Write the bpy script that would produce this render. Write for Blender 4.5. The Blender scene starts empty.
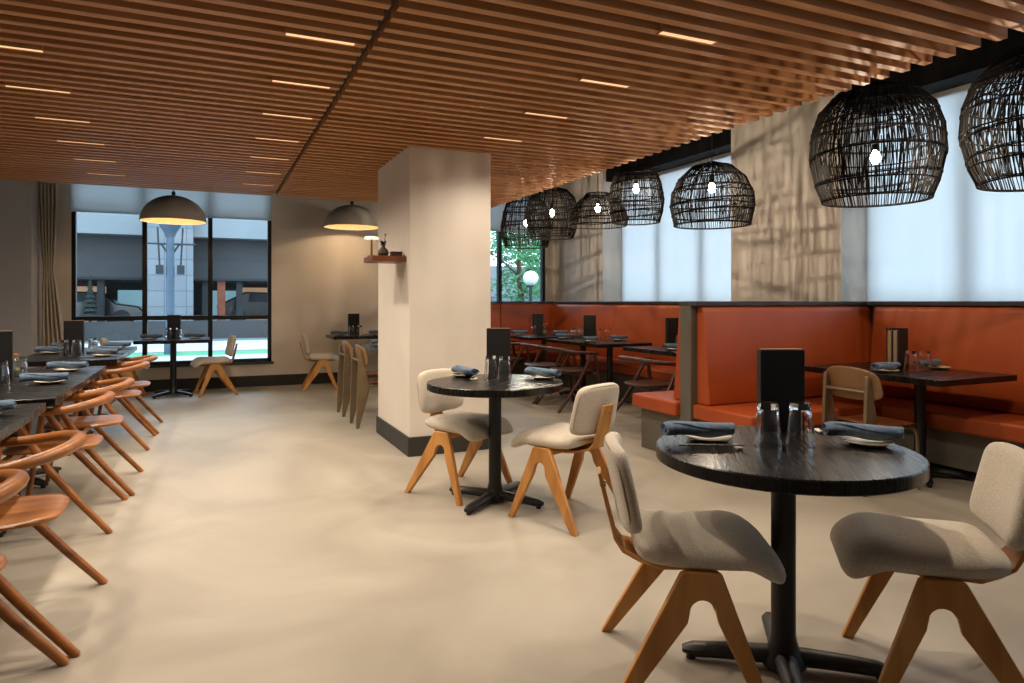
import bpy, bmesh, math, random
from mathutils import Vector, Matrix
random.seed(7)
PI = math.pi
sc = bpy.context.scene
COL = sc.collection

# ------------------------------------------------------------------ camera
EYE = 1.25
YAW = math.atan(304 / 675)
cam_data = bpy.data.cameras.new('camera')
cam_data.sensor_width = 36
cam_data.lens = 36 * 675 / 1024
cam_data.shift_y = -40 / 1024
cam_data.clip_start = 0.05
cam_data.clip_end = 300
cam = bpy.data.objects.new('camera', cam_data)
COL.objects.link(cam)
cam.location = (0, 0, EYE)
cam.rotation_euler = (PI / 2, 0, -YAW)
sc.camera = cam

# ------------------------------------------------------------------ sky, exposure
sc.view_settings.view_transform = 'Standard'
sc.view_settings.look = 'None'
sc.view_settings.exposure = 0.12
sc.view_settings.gamma = 1.0
sc.view_settings.use_curve_mapping = False
w = bpy.data.worlds.new('overcast_sky')
sc.world = w
w.use_nodes = True
bg = w.node_tree.nodes['Background']
bg.inputs[0].default_value = (0.82, 0.91, 1.0, 1)
bg.inputs[1].default_value = 4.2
sc.cycles.use_denoising = True
sc.cycles.max_bounces = 10
sc.cycles.diffuse_bounces = 5
sc.cycles.transparent_max_bounces = 24
sc.cycles.sample_clamp_indirect = 4.0
sc.cycles.caustics_reflective = False
sc.cycles.caustics_refractive = False

WARM = (1.0, 0.84, 0.67)
SPOT_W = 57.0
CEIL_LIGHTS = []
for yk in range(-1, 7):
    CEIL_LIGHTS.append((0.49, 3.30 + 0.73 * yk, 'centre'))
for yk in range(-1, 7):
    CEIL_LIGHTS.append((-0.91, 3.30 + 0.73 * yk, 'left'))
for yk in range(-2, 4):
    CEIL_LIGHTS.append((2.07, 3.30 + 0.73 * yk, 'right'))


def lamp_light(kind, loc, watts, color, parent=None, size=0.03, cone=None, rot=None, blend=0.6):
    l = bpy.data.lights.new('light', kind)
    l.energy = watts
    l.color = color
    if kind == 'AREA':
        l.size = size
    else:
        l.shadow_soft_size = size
    if kind == 'SPOT':
        l.spot_size = math.radians(cone)
        l.spot_blend = blend
    o = bpy.data.objects.new('light', l)
    COL.objects.link(o)
    o.location = loc
    if rot:
        o.rotation_euler = rot
    if parent:
        o.parent = parent
    return o


# ------------------------------------------------------------------ materials
def srgb(h):
    h = h.lstrip('#')
    out = []
    for i in (0, 2, 4):
        v = int(h[i:i + 2], 16) / 255
        out.append(v / 12.92 if v <= 0.04045 else ((v + 0.055) / 1.055) ** 2.4)
    return (*out, 1)


def base_mat(name):
    m = bpy.data.materials.new(name)
    m.use_nodes = True
    nt = m.node_tree
    return m, nt, nt.nodes['Principled BSDF']


def mat(name, c1, c2=None, rough=0.6, metal=0.0, scale=(4, 4, 4), detail=6, bump=0.0, bscale=None,
        r2=None, spec=None, sheen=0.0, contrast=(0.35, 0.65), coat=0.0, distortion=0.0, noise=1.0):
    """noise-mottled procedural surface"""
    m, nt, p = base_mat(name)
    n = nt.nodes
    l = nt.links
    c2 = c2 or c1
    tc = n.new('ShaderNodeTexCoord')
    mp = n.new('ShaderNodeMapping')
    mp.inputs['Scale'].default_value = scale
    l.new(tc.outputs['Object'], mp.inputs[0])
    nz = n.new('ShaderNodeTexNoise')
    nz.inputs['Scale'].default_value = noise
    nz.inputs['Detail'].default_value = detail
    nz.inputs['Distortion'].default_value = distortion
    l.new(mp.outputs[0], nz.inputs['Vector'])
    cr = n.new('ShaderNodeValToRGB')
    cr.color_ramp.elements[0].position = contrast[0]
    cr.color_ramp.elements[1].position = contrast[1]
    cr.color_ramp.elements[0].color = srgb(c1)
    cr.color_ramp.elements[1].color = srgb(c2)
    l.new(nz.outputs['Fac'], cr.inputs[0])
    l.new(cr.outputs[0], p.inputs['Base Color'])
    p.inputs['Roughness'].default_value = rough
    if r2 is not None:
        mr = n.new('ShaderNodeMapRange')
        mr.inputs['To Min'].default_value = rough
        mr.inputs['To Max'].default_value = r2
        l.new(nz.outputs['Fac'], mr.inputs['Value'])
        l.new(mr.outputs[0], p.inputs['Roughness'])
    p.inputs['Metallic'].default_value = metal
    if spec is not None:
        p.inputs['Specular IOR Level'].default_value = spec
    if sheen:
        p.inputs['Sheen Weight'].default_value = sheen
        p.inputs['Sheen Roughness'].default_value = 0.5
    if coat:
        p.inputs['Coat Weight'].default_value = coat
        p.inputs['Coat Roughness'].default_value = 0.15
    if bump:
        b = n.new('ShaderNodeBump')
        b.inputs['Strength'].default_value = bump
        b.inputs['Distance'].default_value = 0.004
        if bscale:
            nb = n.new('ShaderNodeTexNoise')
            nb.inputs['Scale'].default_value = bscale
            nb.inputs['Detail'].default_value = 3
            l.new(tc.outputs['Object'], nb.inputs['Vector'])
            l.new(nb.outputs['Fac'], b.inputs['Height'])
        else:
            l.new(nz.outputs['Fac'], b.inputs['Height'])
        l.new(b.outputs[0], p.inputs['Normal'])
    return m


def emit_mat(name, color, strength):
    m, nt, p = base_mat(name)
    p.inputs['Base Color'].default_value = (*color, 1)
    p.inputs['Emission Color'].default_value = (*color, 1)
    p.inputs['Emission Strength'].default_value = strength
    return m


M = {}
M['floor'] = mat('polished_concrete', '#8c8476', '#aea697', rough=0.42, r2=0.58, scale=(1.1, 0.9, 1), detail=7,
                 distortion=0.8, contrast=(0.3, 0.72), bump=0.03, spec=0.4)
M['plaster'] = mat('limewash_plaster', '#dad2c6', '#e2dace', rough=0.9, scale=(1.5, 1.5, 1.5), bump=0.15, bscale=14)
M['plaster_grey'] = mat('grey_plaster', '#bcbec3', '#c4c6cb', rough=0.9, scale=(1.5, 1.5, 1.5), bump=0.1, bscale=12)
M['plaster_column'] = mat('combed_plaster', '#d8d1c8', '#e2dbd2', rough=0.9, scale=(6, 6, 0.8), bump=0.35)
M['black_paint'] = mat('matt_black_paint', '#0b0b0d', '#101012', rough=0.8, spec=0.2)
M['black_base'] = mat('charcoal_skirting', '#2a2826', '#312f2c', rough=0.6)
M['black_metal'] = mat('black_powder_coat', '#0d0d0f', '#131315', rough=0.42, bump=0.05, bscale=90)
M['frame'] = mat('black_window_frame', '#121417', '#16181c', rough=0.45)
M['tabletop'] = mat('black_stained_oak', '#0b0a0b', '#171514', rough=0.24, r2=0.31, scale=(3.0, 70, 2), detail=8,
                    bump=0.03, spec=0.4, distortion=0.5)
M['oak'] = mat('honey_oak', '#b07536', '#cd9450', rough=0.45, scale=(14, 14, 1.6), detail=8, distortion=0.6,
               bump=0.08)
M['teak'] = mat('oiled_brown_wood', '#70401c', '#a0642e', rough=0.33, scale=(9, 2.2, 9), detail=7, distortion=0.8,
                bump=0.04, spec=0.45)
M['walnut'] = mat('dark_walnut', '#3a1e14', '#502b1c', rough=0.35, scale=(9, 2.2, 9), detail=7, bump=0.04)
M['slat'] = mat('cedar_slat', '#ab7444', '#cf9660', rough=0.55, scale=(0.5, 18, 18), detail=8, distortion=0.3,
                bump=0.06, contrast=(0.3, 0.7))
M['batten'] = mat('dark_batten', '#120a06', '#1a0f09', rough=0.8, scale=(3, 3, 3))
M['fabric'] = mat('oatmeal_boucle', '#bcb1a0', '#cfc5b4', rough=0.95, scale=(160, 160, 160), detail=2, bump=0.5,
                  sheen=0.3)
M['piping'] = mat('oatmeal_piping', '#8f836e', '#a39680', rough=0.95, scale=(90, 90, 90))
M['leather'] = mat('burnt_orange_leather', '#9c4318', '#aa4e20', rough=0.36, r2=0.5, scale=(2.2, 2.2, 1.2), detail=7,
                   bump=0.08, bscale=60, spec=0.5, contrast=(0.3, 0.7))
M['taupe'] = mat('taupe_lacquer', '#5c574c', '#635e53', rough=0.5)
M['cap'] = mat('charcoal_ledge', '#35373a', '#3d3f42', rough=0.35)
M['dark_void'] = mat('dark_plinth', '#141210', '#1a1816', rough=0.7)
M['steel_tan'] = mat('champagne_metal', '#7f6f57', '#8d7c62', rough=0.38, metal=0.55, scale=(6, 6, 6))
M['seat_wood'] = mat('tan_plywood', '#7c5c3c', '#8c6a47', rough=0.38, scale=(3, 12, 3), detail=6)
M['seat_brown'] = mat('brown_moulded_seat', '#5a301a', '#6c3c22', rough=0.3, scale=(3, 12, 3), detail=6)
M['napkin'] = mat('slate_blue_linen', '#4a5e73', '#5a6f86', rough=0.95, scale=(60, 60, 60), bump=0.3, sheen=0.2)
M['plate'] = mat('cream_stoneware', '#bfae93', '#cfc0a6', rough=0.35, scale=(30, 30, 30))
M['white_rest'] = mat('white_porcelain', '#d8d2c6', '#e2dcd0', rough=0.2)
M['menu'] = mat('black_menu_board', '#0c0c0d', '#111112', rough=0.55, scale=(50, 50, 50))
M['paper'] = mat('tan_paper', '#8d7458', '#a0876a', rough=0.8)
M['rattan'] = mat('black_rattan', '#090706', '#15100d', rough=0.75, spec=0.12, scale=(30, 30, 30))
M['blind_grey'] = None
M['dome'] = mat('grey_dome_shell', '#c4bdaf', '#cfc8ba', rough=0.6)
M['dome_in'] = mat('gold_dome_lining', '#b79a72', '#c8ab80', rough=0.5, scale=(40, 40, 40), bump=0.2)
M['brass'] = mat('aged_brass', '#a8833c', '#b8934a', rough=0.3, metal=0.9)
M['curtain'] = mat('linen_curtain', '#b8ad9f', '#c5bbad', rough=0.95, scale=(40, 40, 3), sheen=0.2)
M['foliage'] = mat('leaf_green', '#1f6b3a', '#3f9a5c', rough=0.6, scale=(5, 5, 5))
M['conifer'] = mat('dark_conifer', '#12201c', '#1c2e28', rough=0.8, scale=(8, 8, 8))
M['asphalt'] = mat('street_asphalt', '#5a6066', '#70777d', rough=0.85, scale=(0.5, 0.5, 0.5))
M['pavement'] = mat('pale_pavement', '#a3abaf', '#b2babe', rough=0.85, scale=(0.6, 0.6, 0.6))
M['bike_green'] = mat('green_lane_paint', '#3a8c68', '#469a76', rough=0.8)
M['road_white'] = mat('white_road_paint', '#e6eaec', '#f0f3f4', rough=0.8)
M['concrete_band'] = mat('pale_concrete', '#7b8489', '#868f94', rough=0.85, scale=(0.4, 0.4, 0.4))
M['facade_grey'] = mat('grey_facade', '#3c3e40', '#454749', rough=0.85, scale=(0.4, 0.4, 0.4))
M['facade_dark'] = mat('dark_facade', '#23282c', '#2c3236', rough=0.8)
M['steel_post'] = mat('galvanised_post', '#33485a', '#3d5265', rough=0.5)
M['car'] = mat('black_car_paint', '#111418', '#171b20', rough=0.2, coat=0.5)
M['copper'] = mat('rust_panel', '#6e3a26', '#84482f', rough=0.7)
M['yellow'] = mat('yellow_petals', '#d98a1e', '#eaa93a', rough=0.7)
M['vase'] = mat('olive_stone_vase', '#5b5a3d', '#6d6c4c', rough=0.7, scale=(30, 30, 30))
M['vase_dark'] = mat('brown_stoneware', '#3b2e26', '#4a3b31', rough=0.7, scale=(30, 30, 30))
M['shelf'] = mat('shelf_walnut', '#6b3a20', '#7c472a', rough=0.4, scale=(2, 14, 14))
M['led'] = emit_mat('warm_led_lens', (1.0, 0.66, 0.36), 0.8)
M['bulb'] = emit_mat('lit_filament', (1.0, 0.80, 0.55), 40.0)
M['globe'] = emit_mat('white_globe', (1.0, 0.88, 0.72), 0.9)
M['globe_out'] = mat('opal_street_globe', '#d6dadc', '#e0e4e6', rough=0.3)
M['warm_win'] = emit_mat('lit_shop_interior', (0.9, 0.52, 0.30), 0.35)
M['cool_win'] = emit_mat('lit_shop_window', (0.45, 0.75, 0.85), 0.35)


def tile_mat():
    m, nt, p = base_mat('white_stone_tiles')
    n, l = nt.nodes, nt.links
    tc = n.new('ShaderNodeTexCoord')
    mp = n.new('ShaderNodeMapping')
    mp.inputs['Rotation'].default_value = (PI / 2, 0, 0)
    l.new(tc.outputs['Object'], mp.inputs[0])
    br = n.new('ShaderNodeTexBrick')
    br.offset = 0
    br.inputs['Color1'].default_value = srgb('#6b747c')
    br.inputs['Color2'].default_value = srgb('#757e86')
    br.inputs['Mortar'].default_value = srgb('#55606a')
    br.inputs['Scale'].default_value = 1.0
    br.inputs['Mortar Size'].default_value = 0.02
    br.inputs['Brick Width'].default_value = 0.75
    br.inputs['Row Height'].default_value = 0.6
    l.new(mp.outputs[0], br.inputs['Vector'])
    l.new(br.outputs['Color'], p.inputs['Base Color'])
    p.inputs['Roughness'].default_value = 0.6
    return m


M['tiles'] = tile_mat()


def blind_mat(name, color, fac):
    m = bpy.data.materials.new(name)
    m.use_nodes = True
    nt = m.node_tree
    n, l = nt.nodes, nt.links
    n.remove(n['Principled BSDF'])
    out = n['Material Output']
    tc = n.new('ShaderNodeTexCoord')
    mp = n.new('ShaderNodeMapping')
    mp.inputs['Scale'].default_value = (220, 220, 220)
    l.new(tc.outputs['Object'], mp.inputs[0])
    nz = n.new('ShaderNodeTexNoise')
    nz.inputs['Scale'].default_value = 1
    l.new(mp.outputs[0], nz.inputs['Vector'])
    mx = n.new('ShaderNodeMixRGB')
    mx.inputs[1].default_value = (*[c * 0.92 for c in color], 1)
    mx.inputs[2].default_value = (*color, 1)
    l.new(nz.outputs['Fac'], mx.inputs[0])
    tr = n.new('ShaderNodeBsdfTranslucent')
    df = n.new('ShaderNodeBsdfDiffuse')
    l.new(mx.outputs[0], tr.inputs['Color'])
    l.new(mx.outputs[0], df.inputs['Color'])
    ms = n.new('ShaderNodeMixShader')
    ms.inputs[0].default_value = fac
    l.new(df.outputs[0], ms.inputs[1])
    l.new(tr.outputs[0], ms.inputs[2])
    l.new(ms.outputs[0], out.inputs['Surface'])
    return m


M['blind'] = blind_mat('white_blind_cloth', (0.93, 0.95, 0.96), 0.8)
M['blind_grey'] = blind_mat('grey_blind_cloth', (0.86, 0.90, 0.92), 0.7)


def pane_mat():
    m = bpy.data.materials.new('window_glass')
    m.use_nodes = True
    nt = m.node_tree
    n, l = nt.nodes, nt.links
    n.remove(n['Principled BSDF'])
    out = n['Material Output']
    lw = n.new('ShaderNodeFresnel')
    lw.inputs[0].default_value = 1.45
    tr = n.new('ShaderNodeBsdfTransparent')
    tr.inputs[0].default_value = (0.86, 0.93, 0.97, 1)
    gl = n.new('ShaderNodeBsdfGlossy')
    gl.inputs['Roughness'].default_value = 0.02
    ms = n.new('ShaderNodeMixShader')
    l.new(lw.outputs[0], ms.inputs[0])
    l.new(tr.outputs[0], ms.inputs[1])
    l.new(gl.outputs[0], ms.inputs[2])
    l.new(ms.outputs[0], out.inputs['Surface'])
    return m


M['pane'] = pane_mat()


def glass_mat():
    m, nt, p = base_mat('clear_glass')
    p.inputs['Base Color'].default_value = (.97, .98, .98, 1)
    p.inputs['Roughness'].default_value = 0.02
    p.inputs['IOR'].default_value = 1.48
    p.inputs['Transmission Weight'].default_value = 1.0
    return m


M['glass'] = glass_mat()


# ------------------------------------------------------------------ mesh helpers
class MB:
    def __init__(self):
        self.v, self.f, self.mi = [], [], []
        self.cur = 0

    def add(self, vs, fs):
        o = len(self.v)
        self.v += [tuple(p) for p in vs]
        self.f += [tuple(i + o for i in fc) for fc in fs]
        self.mi += [self.cur] * len(fs)
        return self

    def box(self, x0, x1, y0, y1, z0, z1, mtx=None):
        vs = [Vector((x, y, z)) for z in (z0, z1) for y in (y0, y1) for x in (x0, x1)]
        if mtx:
            vs = [mtx @ p for p in vs]
        return self.add(vs, [(0, 2, 3, 1), (4, 5, 7, 6), (0, 1, 5, 4), (2, 6, 7, 3), (0, 4, 6, 2), (1, 3, 7, 5)])

    def tube(self, pts, r, n=10, closed=False, cap=True, sx=1.0, up=None):
        """r: number or list; sx flattens along the second axis"""
        P = [Vector(p) for p in pts]
        N = len(P)
        R = r if isinstance(r, (list, tuple)) else [r] * N
        vs = []
        prev = None
        for i, p in enumerate(P):
            if closed:
                t = (P[(i + 1) % N] - P[i - 1]).normalized()
            else:
                t = (P[min(i + 1, N - 1)] - P[max(i - 1, 0)]).normalized()
            ref = Vector(up) if up else (prev if prev is not None else
                                         (Vector((0, 0, 1)) if abs(t.z) < 0.9 else Vector((0, 1, 0))))
            a = (ref - t * ref.dot(t))
            a = a.normalized() if a.length > 1e-6 else t.orthogonal().normalized()
            prev = a
            b = t.cross(a).normalized()
            for k in range(n):
                an = 2 * PI * k / n
                vs.append(p + a * (R[i] * math.cos(an)) + b * (R[i] * sx * math.sin(an)))
        fs = []
        m = N if closed else N - 1
        for i in range(m):
            j = (i + 1) % N
            for k in range(n):
                k2 = (k + 1) % n
                fs.append((i * n + k, i * n + k2, j * n + k2, j * n + k))
        if cap and not closed:
            fs.append(tuple(range(n - 1, -1, -1)))
            fs.append(tuple((N - 1) * n + k for k in range(n)))
        return self.add(vs, fs)

    def lathe(self, prof, n=32, center=(0, 0, 0), cap0=False, cap1=False, rf=None):
        cx, cy, cz = center
        vs = []
        for (r, z) in prof:
            for k in range(n):
                a = 2 * PI * k / n
                rr = r * (rf(a, z) if rf else 1)
                vs.append((cx + rr * math.cos(a), cy + rr * math.sin(a), cz + z))
        fs = []
        for i in range(len(prof) - 1):
            for k in range(n):
                k2 = (k + 1) % n
                fs.append((i * n + k, i * n + k2, (i + 1) * n + k2, (i + 1) * n + k))
        if cap0:
            fs.append(tuple(range(n - 1, -1, -1)))
        if cap1:
            fs.append(tuple((len(prof) - 1) * n + k for k in range(n)))
        return self.add(vs, fs)

    def prism(self, poly, fn, t0, t1):
        """poly of 2D points swept from t0 to t1; fn(u, v, t) -> point"""
        n = len(poly)
        vs = [fn(u, v, t0) for u, v in poly] + [fn(u, v, t1) for u, v in poly]
        fs = [tuple(range(n - 1, -1, -1)), tuple(range(n, 2 * n))]
        fs += [(i, (i + 1) % n, (i + 1) % n + n, i + n) for i in range(n)]
        return self.add(vs, fs)

    def sheet(self, fn, nu, nv):
        vs = [fn(i / nu, j / nv) for j in range(nv + 1) for i in range(nu + 1)]
        fs = []
        for j in range(nv):
            for i in range(nu):
                a = j * (nu + 1) + i
                fs.append((a, a + 1, a + nu + 2, a + nu + 1))
        return self.add(vs, fs)

    def pad(self, S, half, nu=14, nv=14, e=5, k=0.16):
        """closed cushion: S(a,b)->(point, normal), a,b in -1..1; half thickness"""
        g = [math.sin(PI / 2 * (2 * i / nu - 1)) for i in range(nu + 1)]
        h = [math.sin(PI / 2 * (2 * j / nv - 1)) for j in range(nv + 1)]
        for s in (1, -1):
            vs = []
            for b in h:
                for a in g:
                    aa = a * math.sqrt(max(0, 1 - k * b ** 6))
                    bb = b * math.sqrt(max(0, 1 - k * a ** 6))
                    p, nn = S(aa, bb)
                    t = half * (max(0, 1 - abs(a) ** e) ** 0.5) * (max(0, 1 - abs(b) ** e) ** 0.5)
                    vs.append(Vector(p) + Vector(nn) * (t * s))
            fs = []
            for j in range(nv):
                for i in range(nu):
                    q = j * (nu + 1) + i
                    fc = (q, q + 1, q + nu + 2, q + nu + 1)
                    fs.append(fc if s > 0 else fc[::-1])
            self.add(vs, fs)
        return self

    def build(self, name, m, parent=None, bevel=0.0, smooth=True, weld=False, segs=2, angle=35):
        me = bpy.data.meshes.new(name)
        me.from_pydata(self.v, [], self.f)
        ms = m if isinstance(m, (list, tuple)) else [m]
        for x in ms:
            me.materials.append(x)
        if len(ms) > 1:
            for p, i in zip(me.polygons, self.mi):
                p.material_index = i
        bm = bmesh.new()
        bm.from_mesh(me)
        if weld:
            bmesh.ops.remove_doubles(bm, verts=bm.verts, dist=1e-5)
        bmesh.ops.recalc_face_normals(bm, faces=bm.faces)
        bm.to_mesh(me)
        bm.free()
        if smooth:
            for p in me.polygons:
                p.use_smooth = True
            try:
                me.set_sharp_from_angle(angle=math.radians(angle))
            except Exception:
                pass
        o = bpy.data.objects.new(name, me)
        COL.objects.link(o)
        if parent:
            o.parent = parent
        if bevel:
            b = o.modifiers.new('bevel', 'BEVEL')
            b.width = bevel
            b.segments = segs
            b.limit_method = 'ANGLE'
            b.angle_limit = math.radians(40)
        return o


def tag(o, label=None, cat=None, group=None, kind=None):
    if label:
        o['label'] = label
    if cat:
        o['category'] = cat
    if group:
        o['group'] = group
    if kind:
        o['kind'] = kind
    return o


def thing(name, label, cat, loc=(0, 0, 0), rz=0, group=None):
    o = bpy.data.objects.new(name, None)
    o.empty_display_size = 0.1
    COL.objects.link(o)
    o.location = loc
    o.rotation_euler = (0, 0, rz)
    return tag(o, label, cat, group)


def struct(o, label=None):
    o['kind'] = 'structure'
    o['label'] = label or ''
    if not label:
        del o['label']
    return o


def copy_tree(o, loc=None, rz=None, label=None, group=None, parent=None):
    kids = [c for c in bpy.data.objects if c.parent == o]
    c = o.copy()
    COL.objects.link(c)
    if parent:
        c.parent = parent
    for k in kids:
        copy_tree(k, parent=c)
    if loc is not None:
        c.location = loc
    if rz is not None:
        c.rotation_euler = (0, 0, rz)
    if label:
        c['label'] = label
    if group:
        c['group'] = group
    return c


class Kind:
    """first call places the prototype itself, later calls place copies"""
    def __init__(self, make):
        self.make, self.proto, self.used = make, None, False

    def put(self, loc, rz, label, group=None):
        if self.proto is None:
            self.proto = self.make()
        if not self.used:
            self.used = True
            o = self.proto
            o.location = loc
            o.rotation_euler = (0, 0, rz)
            tag(o, label, None, group)
            return o
        c = copy_tree(self.proto, loc, rz, label)
        if group:
            c['group'] = group
        elif 'group' in c:
            del c['group']
        return c


# ------------------------------------------------------------------ room shell
XL, XC, XW = -3.0, 5.6, 5.95          # left wall, column face, right window plane
YB, YF = -2.6, 10.6                   # wall behind the camera, far wall
CH = 3.5
WT = 3.12      # head height of the windows

struct(MB().box(XL - .2, 7.2, YB - .2, YF + .25, -0.12, 0).build('floor', M['floor'], smooth=False))
ceil = struct(MB().box(XL - .2, 7.2, YB - .2, YF + .25, CH, CH + .15).build('ceiling', M['black_paint'], smooth=False))
struct(MB().box(XL - .2, XL, YB, YF + .2, 0, CH).build('wall_left', M['plaster_grey'], smooth=False))
struct(MB().box(XL - .2, 7.2, YB - .2, YB, 0, CH).build('wall_near', M['plaster_grey'], smooth=False))

# slatted ceiling panels, with a dark deck and battens above the slats
SZ, SD, SWD, PITCH = 2.5, 0.105, 0.047, 0.1217


def slat_panel(x0, x1):
    mb = MB()
    y = 1.96 + 0.018 - PITCH * 32
    while y < 8.44:
        mb.box(x0, x1, y - SWD / 2, y + SWD / 2, SZ, SZ + SD)
        y += PITCH
    return mb.build('slat_panel', M['slat'], ceil, smooth=False)


slat_panel(XL, 0.705)
slat_panel(0.74, 3.46)
mb = MB()
mb.box(0.712, 0.733, YB, 8.42, SZ + 0.03, SZ + SD)
for x in (-2.2, -0.2, 2.0, 3.2):
    mb.box(x - .02, x + .02, YB, 8.42, SZ + SD, SZ + SD + .04)
mb.build('batten', M['batten'], ceil, smooth=False)
MB().box(XL, 3.44, YB, 8.43, SZ + SD + .04, SZ + SD + .06).build('slat_deck', M['batten'], ceil, smooth=False)

# far wall with two window openings
W1 = (-1.66, 0.86, 0.36)
W2 = (4.27, 5.42, 0.36)
mb = MB()
mb.box(XL, W1[0], YF, YF + .2, 0, CH)
mb.box(W1[0], W1[1], YF, YF + .2, 0, W1[2])
mb.box(W1[1], W2[0], YF, YF + .2, 0, CH)
mb.box(W2[0], W2[1], YF, YF + .2, 0, W2[2])
mb.box(W2[1], 7.0, YF, YF + .2, 0, CH)
mb.box(W1[0], W1[1], YF, YF + .2, WT, CH)
mb.box(W2[0], W2[1], YF, YF + .2, WT, CH)
struct(mb.build('wall_far', M['plaster'], smooth=False))
struct(MB().box(XL, -1.98, 10.0, YF, 0, CH).build('wall_corner', M['plaster_grey'], smooth=False), 'grey wall block to the left of the tied curtain')
struct(MB().box(-1.87, 4.6, YF - .02, YF, 0, .16).build('baseboard_far', M['black_base'], bevel=.004))

# right side: low wall, columns, header
mb = MB()
mb.box(5.75, XW + .36, YB, YF, 0, 1.18)
struct(mb.build('wall_right', M['plaster'], smooth=False))
for i, (y0, y1) in enumerate(((4.66, 6.17), (9.0, YF))):
    struct(MB().box(XC, XW + .36, y0, y1, 0, CH).build('wall_column', M['plaster_column'], smooth=False),
           ['wide plaster column between the right window and the middle window',
            'plaster column in the far right corner beside the middle window'][i])


for y0, y1 in ((YB, 4.659), (6.171, 8.999)):
    struct(MB().box(5.66, XW + .36, y0, y1, WT, CH).build('trim_1', M['black_paint'], smooth=False), 'black bulkhead above the white blinds')

# windows
def window_far(n, x0, x1, z0, mull, label):
    root = thing('window_%d' % n, None, None, ((x0 + x1) / 2, YF + .06, z0))
    struct(root, label)
    cx = (x0 + x1) / 2
    fr = MB()
    a, b = x0 - cx, x1 - cx
    H = WT - z0
    fr.box(a, a + .05, -.05, .05, 0, H)
    fr.box(b - .05, b, -.05, .05, 0, H)
    fr.box(a, b, -.05, .05, 0, .05)
    fr.box(a, b, -.05, .05, 2.46 - z0, 2.52 - z0)
    fr.box(a, b, -.05, .05, H - .05, H)
    fr.build('window_frame', M['frame'], root, bevel=.004)
    for m in mull:
        MB().box(m - cx - .03, m - cx + .03, -.05, .05, .05, H - .05).build('mullion', M['frame'], root, bevel=.004)
    if n == 1:
        MB().box(a + .05, b - .05, -.04, .04, 0.99 - z0, 1.05 - z0).build('transom', M['frame'], root, bevel=.004)
    MB().box(a - .03, b + .03, -.09, -.05, -.03, .0).build('window_sill', M['cap'], root, bevel=.004)
    edges = [x0] + mull + [x1]
    for i in range(len(edges) - 1):
        MB().box(edges[i] - cx + .03, edges[i + 1] - cx - .03, -.003, .003, .03, H - .03).build(
            'window_pane', M['pane'], root, smooth=False)
    return root


window_far(1, W1[0], W1[1], W1[2], [-0.80, 0.03], 'tall black framed street window in the far wall')
window_far(2, W2[0], W2[1], W2[2], [4.56], 'black framed window with green trees at the far end of the booths')


def window_right(n, y0, y1, seams, label):
    root = thing('window_%d' % n, None, None, (XW + .15, (y0 + y1) / 2, 1.18))
    struct(root, label)
    cy = (y0 + y1) / 2
    H = WT - 1.18
    fr = MB()
    fr.box(-.04, .04, y0 - cy, y0 - cy + .05, 0, H)
    fr.box(-.04, .04, y1 - cy - .05, y1 - cy, 0, H)
    fr.box(-.04, .04, y0 - cy, y1 - cy, 0, .05)
    fr.box(-.04, .04, y0 - cy, y1 - cy, H - .05, H)
    fr.build('window_frame', M['frame'], root, bevel=.004)
    for s in seams:
        MB().box(-.04, .04, s - cy - .035, s - cy + .035, .05, H - .05).build('mullion', M['frame'], root, bevel=.004)
    MB().box(-.003, .003, y0 - cy + .04, y1 - cy - .04, .04, H - .04).build('window_pane', M['pane'], root, smooth=False)


window_right(3, YB, 4.66, [-2.0, -1.05, -.1, .85, 1.8, 2.75, 3.70], 'bright window behind white blinds above the near booth')
window_right(4, 6.17, 9.0, [7.12, 8.06], 'bright window behind white blinds above the long booth')


def blind(c0, c1, plane, z0, z1, axis, label, m, group, thick=.004):
    """a roller blind panel: cloth, bottom bar, roller tube"""
    mid = (c0 + c1) / 2
    hw = (c1 - c0) / 2
    loc = (mid, plane, z0) if axis == 'x' else (plane, mid, z0)
    root = thing('roller_blind', label, 'blind', loc, 0, group)
    H = z1 - z0

    def bx(mb, u0, u1, v0, v1, a, b):
        return mb.box(u0, u1, v0, v1, a, b) if axis == 'x' else mb.box(v0, v1, u0, u1, a, b)
    bx(MB(), -hw, hw, -.0006, .0006, 0.02, H).build('cloth', m, root, smooth=False)
    bx(MB(), -hw, hw, -.006, .006, 0, .022).build('bottom_bar', m, root, bevel=.003)
    p = [(-hw, .031, H - .03), (hw, .031, H - .03)] if axis == 'x' else [(.031, -hw, H - .03), (.031, hw, H - .03)]
    MB().tube(p, .028, 14).build('roller', M['cap'], root)
    return root


e1 = [W1[0] + .0, -0.80, 0.03, W1[1]]
for i, nm in enumerate(('left', 'middle', 'right')):
    blind(e1[i], e1[i + 1], YF - .07, 2.44, WT - .01, 'x', 'short grey roller blind over the %s pane of the street window' % nm,
          M['blind_grey'], 'blinds of the street window')
blind(W2[0], W2[1], YF - .07, 2.44, WT - .01, 'x', 'short pale roller blind above the tree-side window at far end',
      M['blind_grey'], None)
ed = [0.85, 1.8, 2.75, 3.70, 4.66]
nn = ['second from the right edge of the photo', 'behind the rightmost woven pendant',
      'right of the seam behind the big woven pendants', 'next to the plaster column, right of it']
for i in range(4):
    blind(ed[i], ed[i + 1], XW, 1.2, WT - .002, 'y', 'white full-height roller blind, ' + nn[i], M['blind'],
          'white blinds above the near booth')
ed = [6.17, 7.12, 8.06, 9.0]
nn = ['left of the plaster column', 'in the middle of the three over the long booth', 'farthest of the three over the long booth']
for i in range(3):
    blind(ed[i], ed[i + 1], XW, 1.2, WT - .002, 'y', 'white full-height roller blind, ' + nn[i], M['blind'],
          'white blinds above the long booth')

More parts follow.
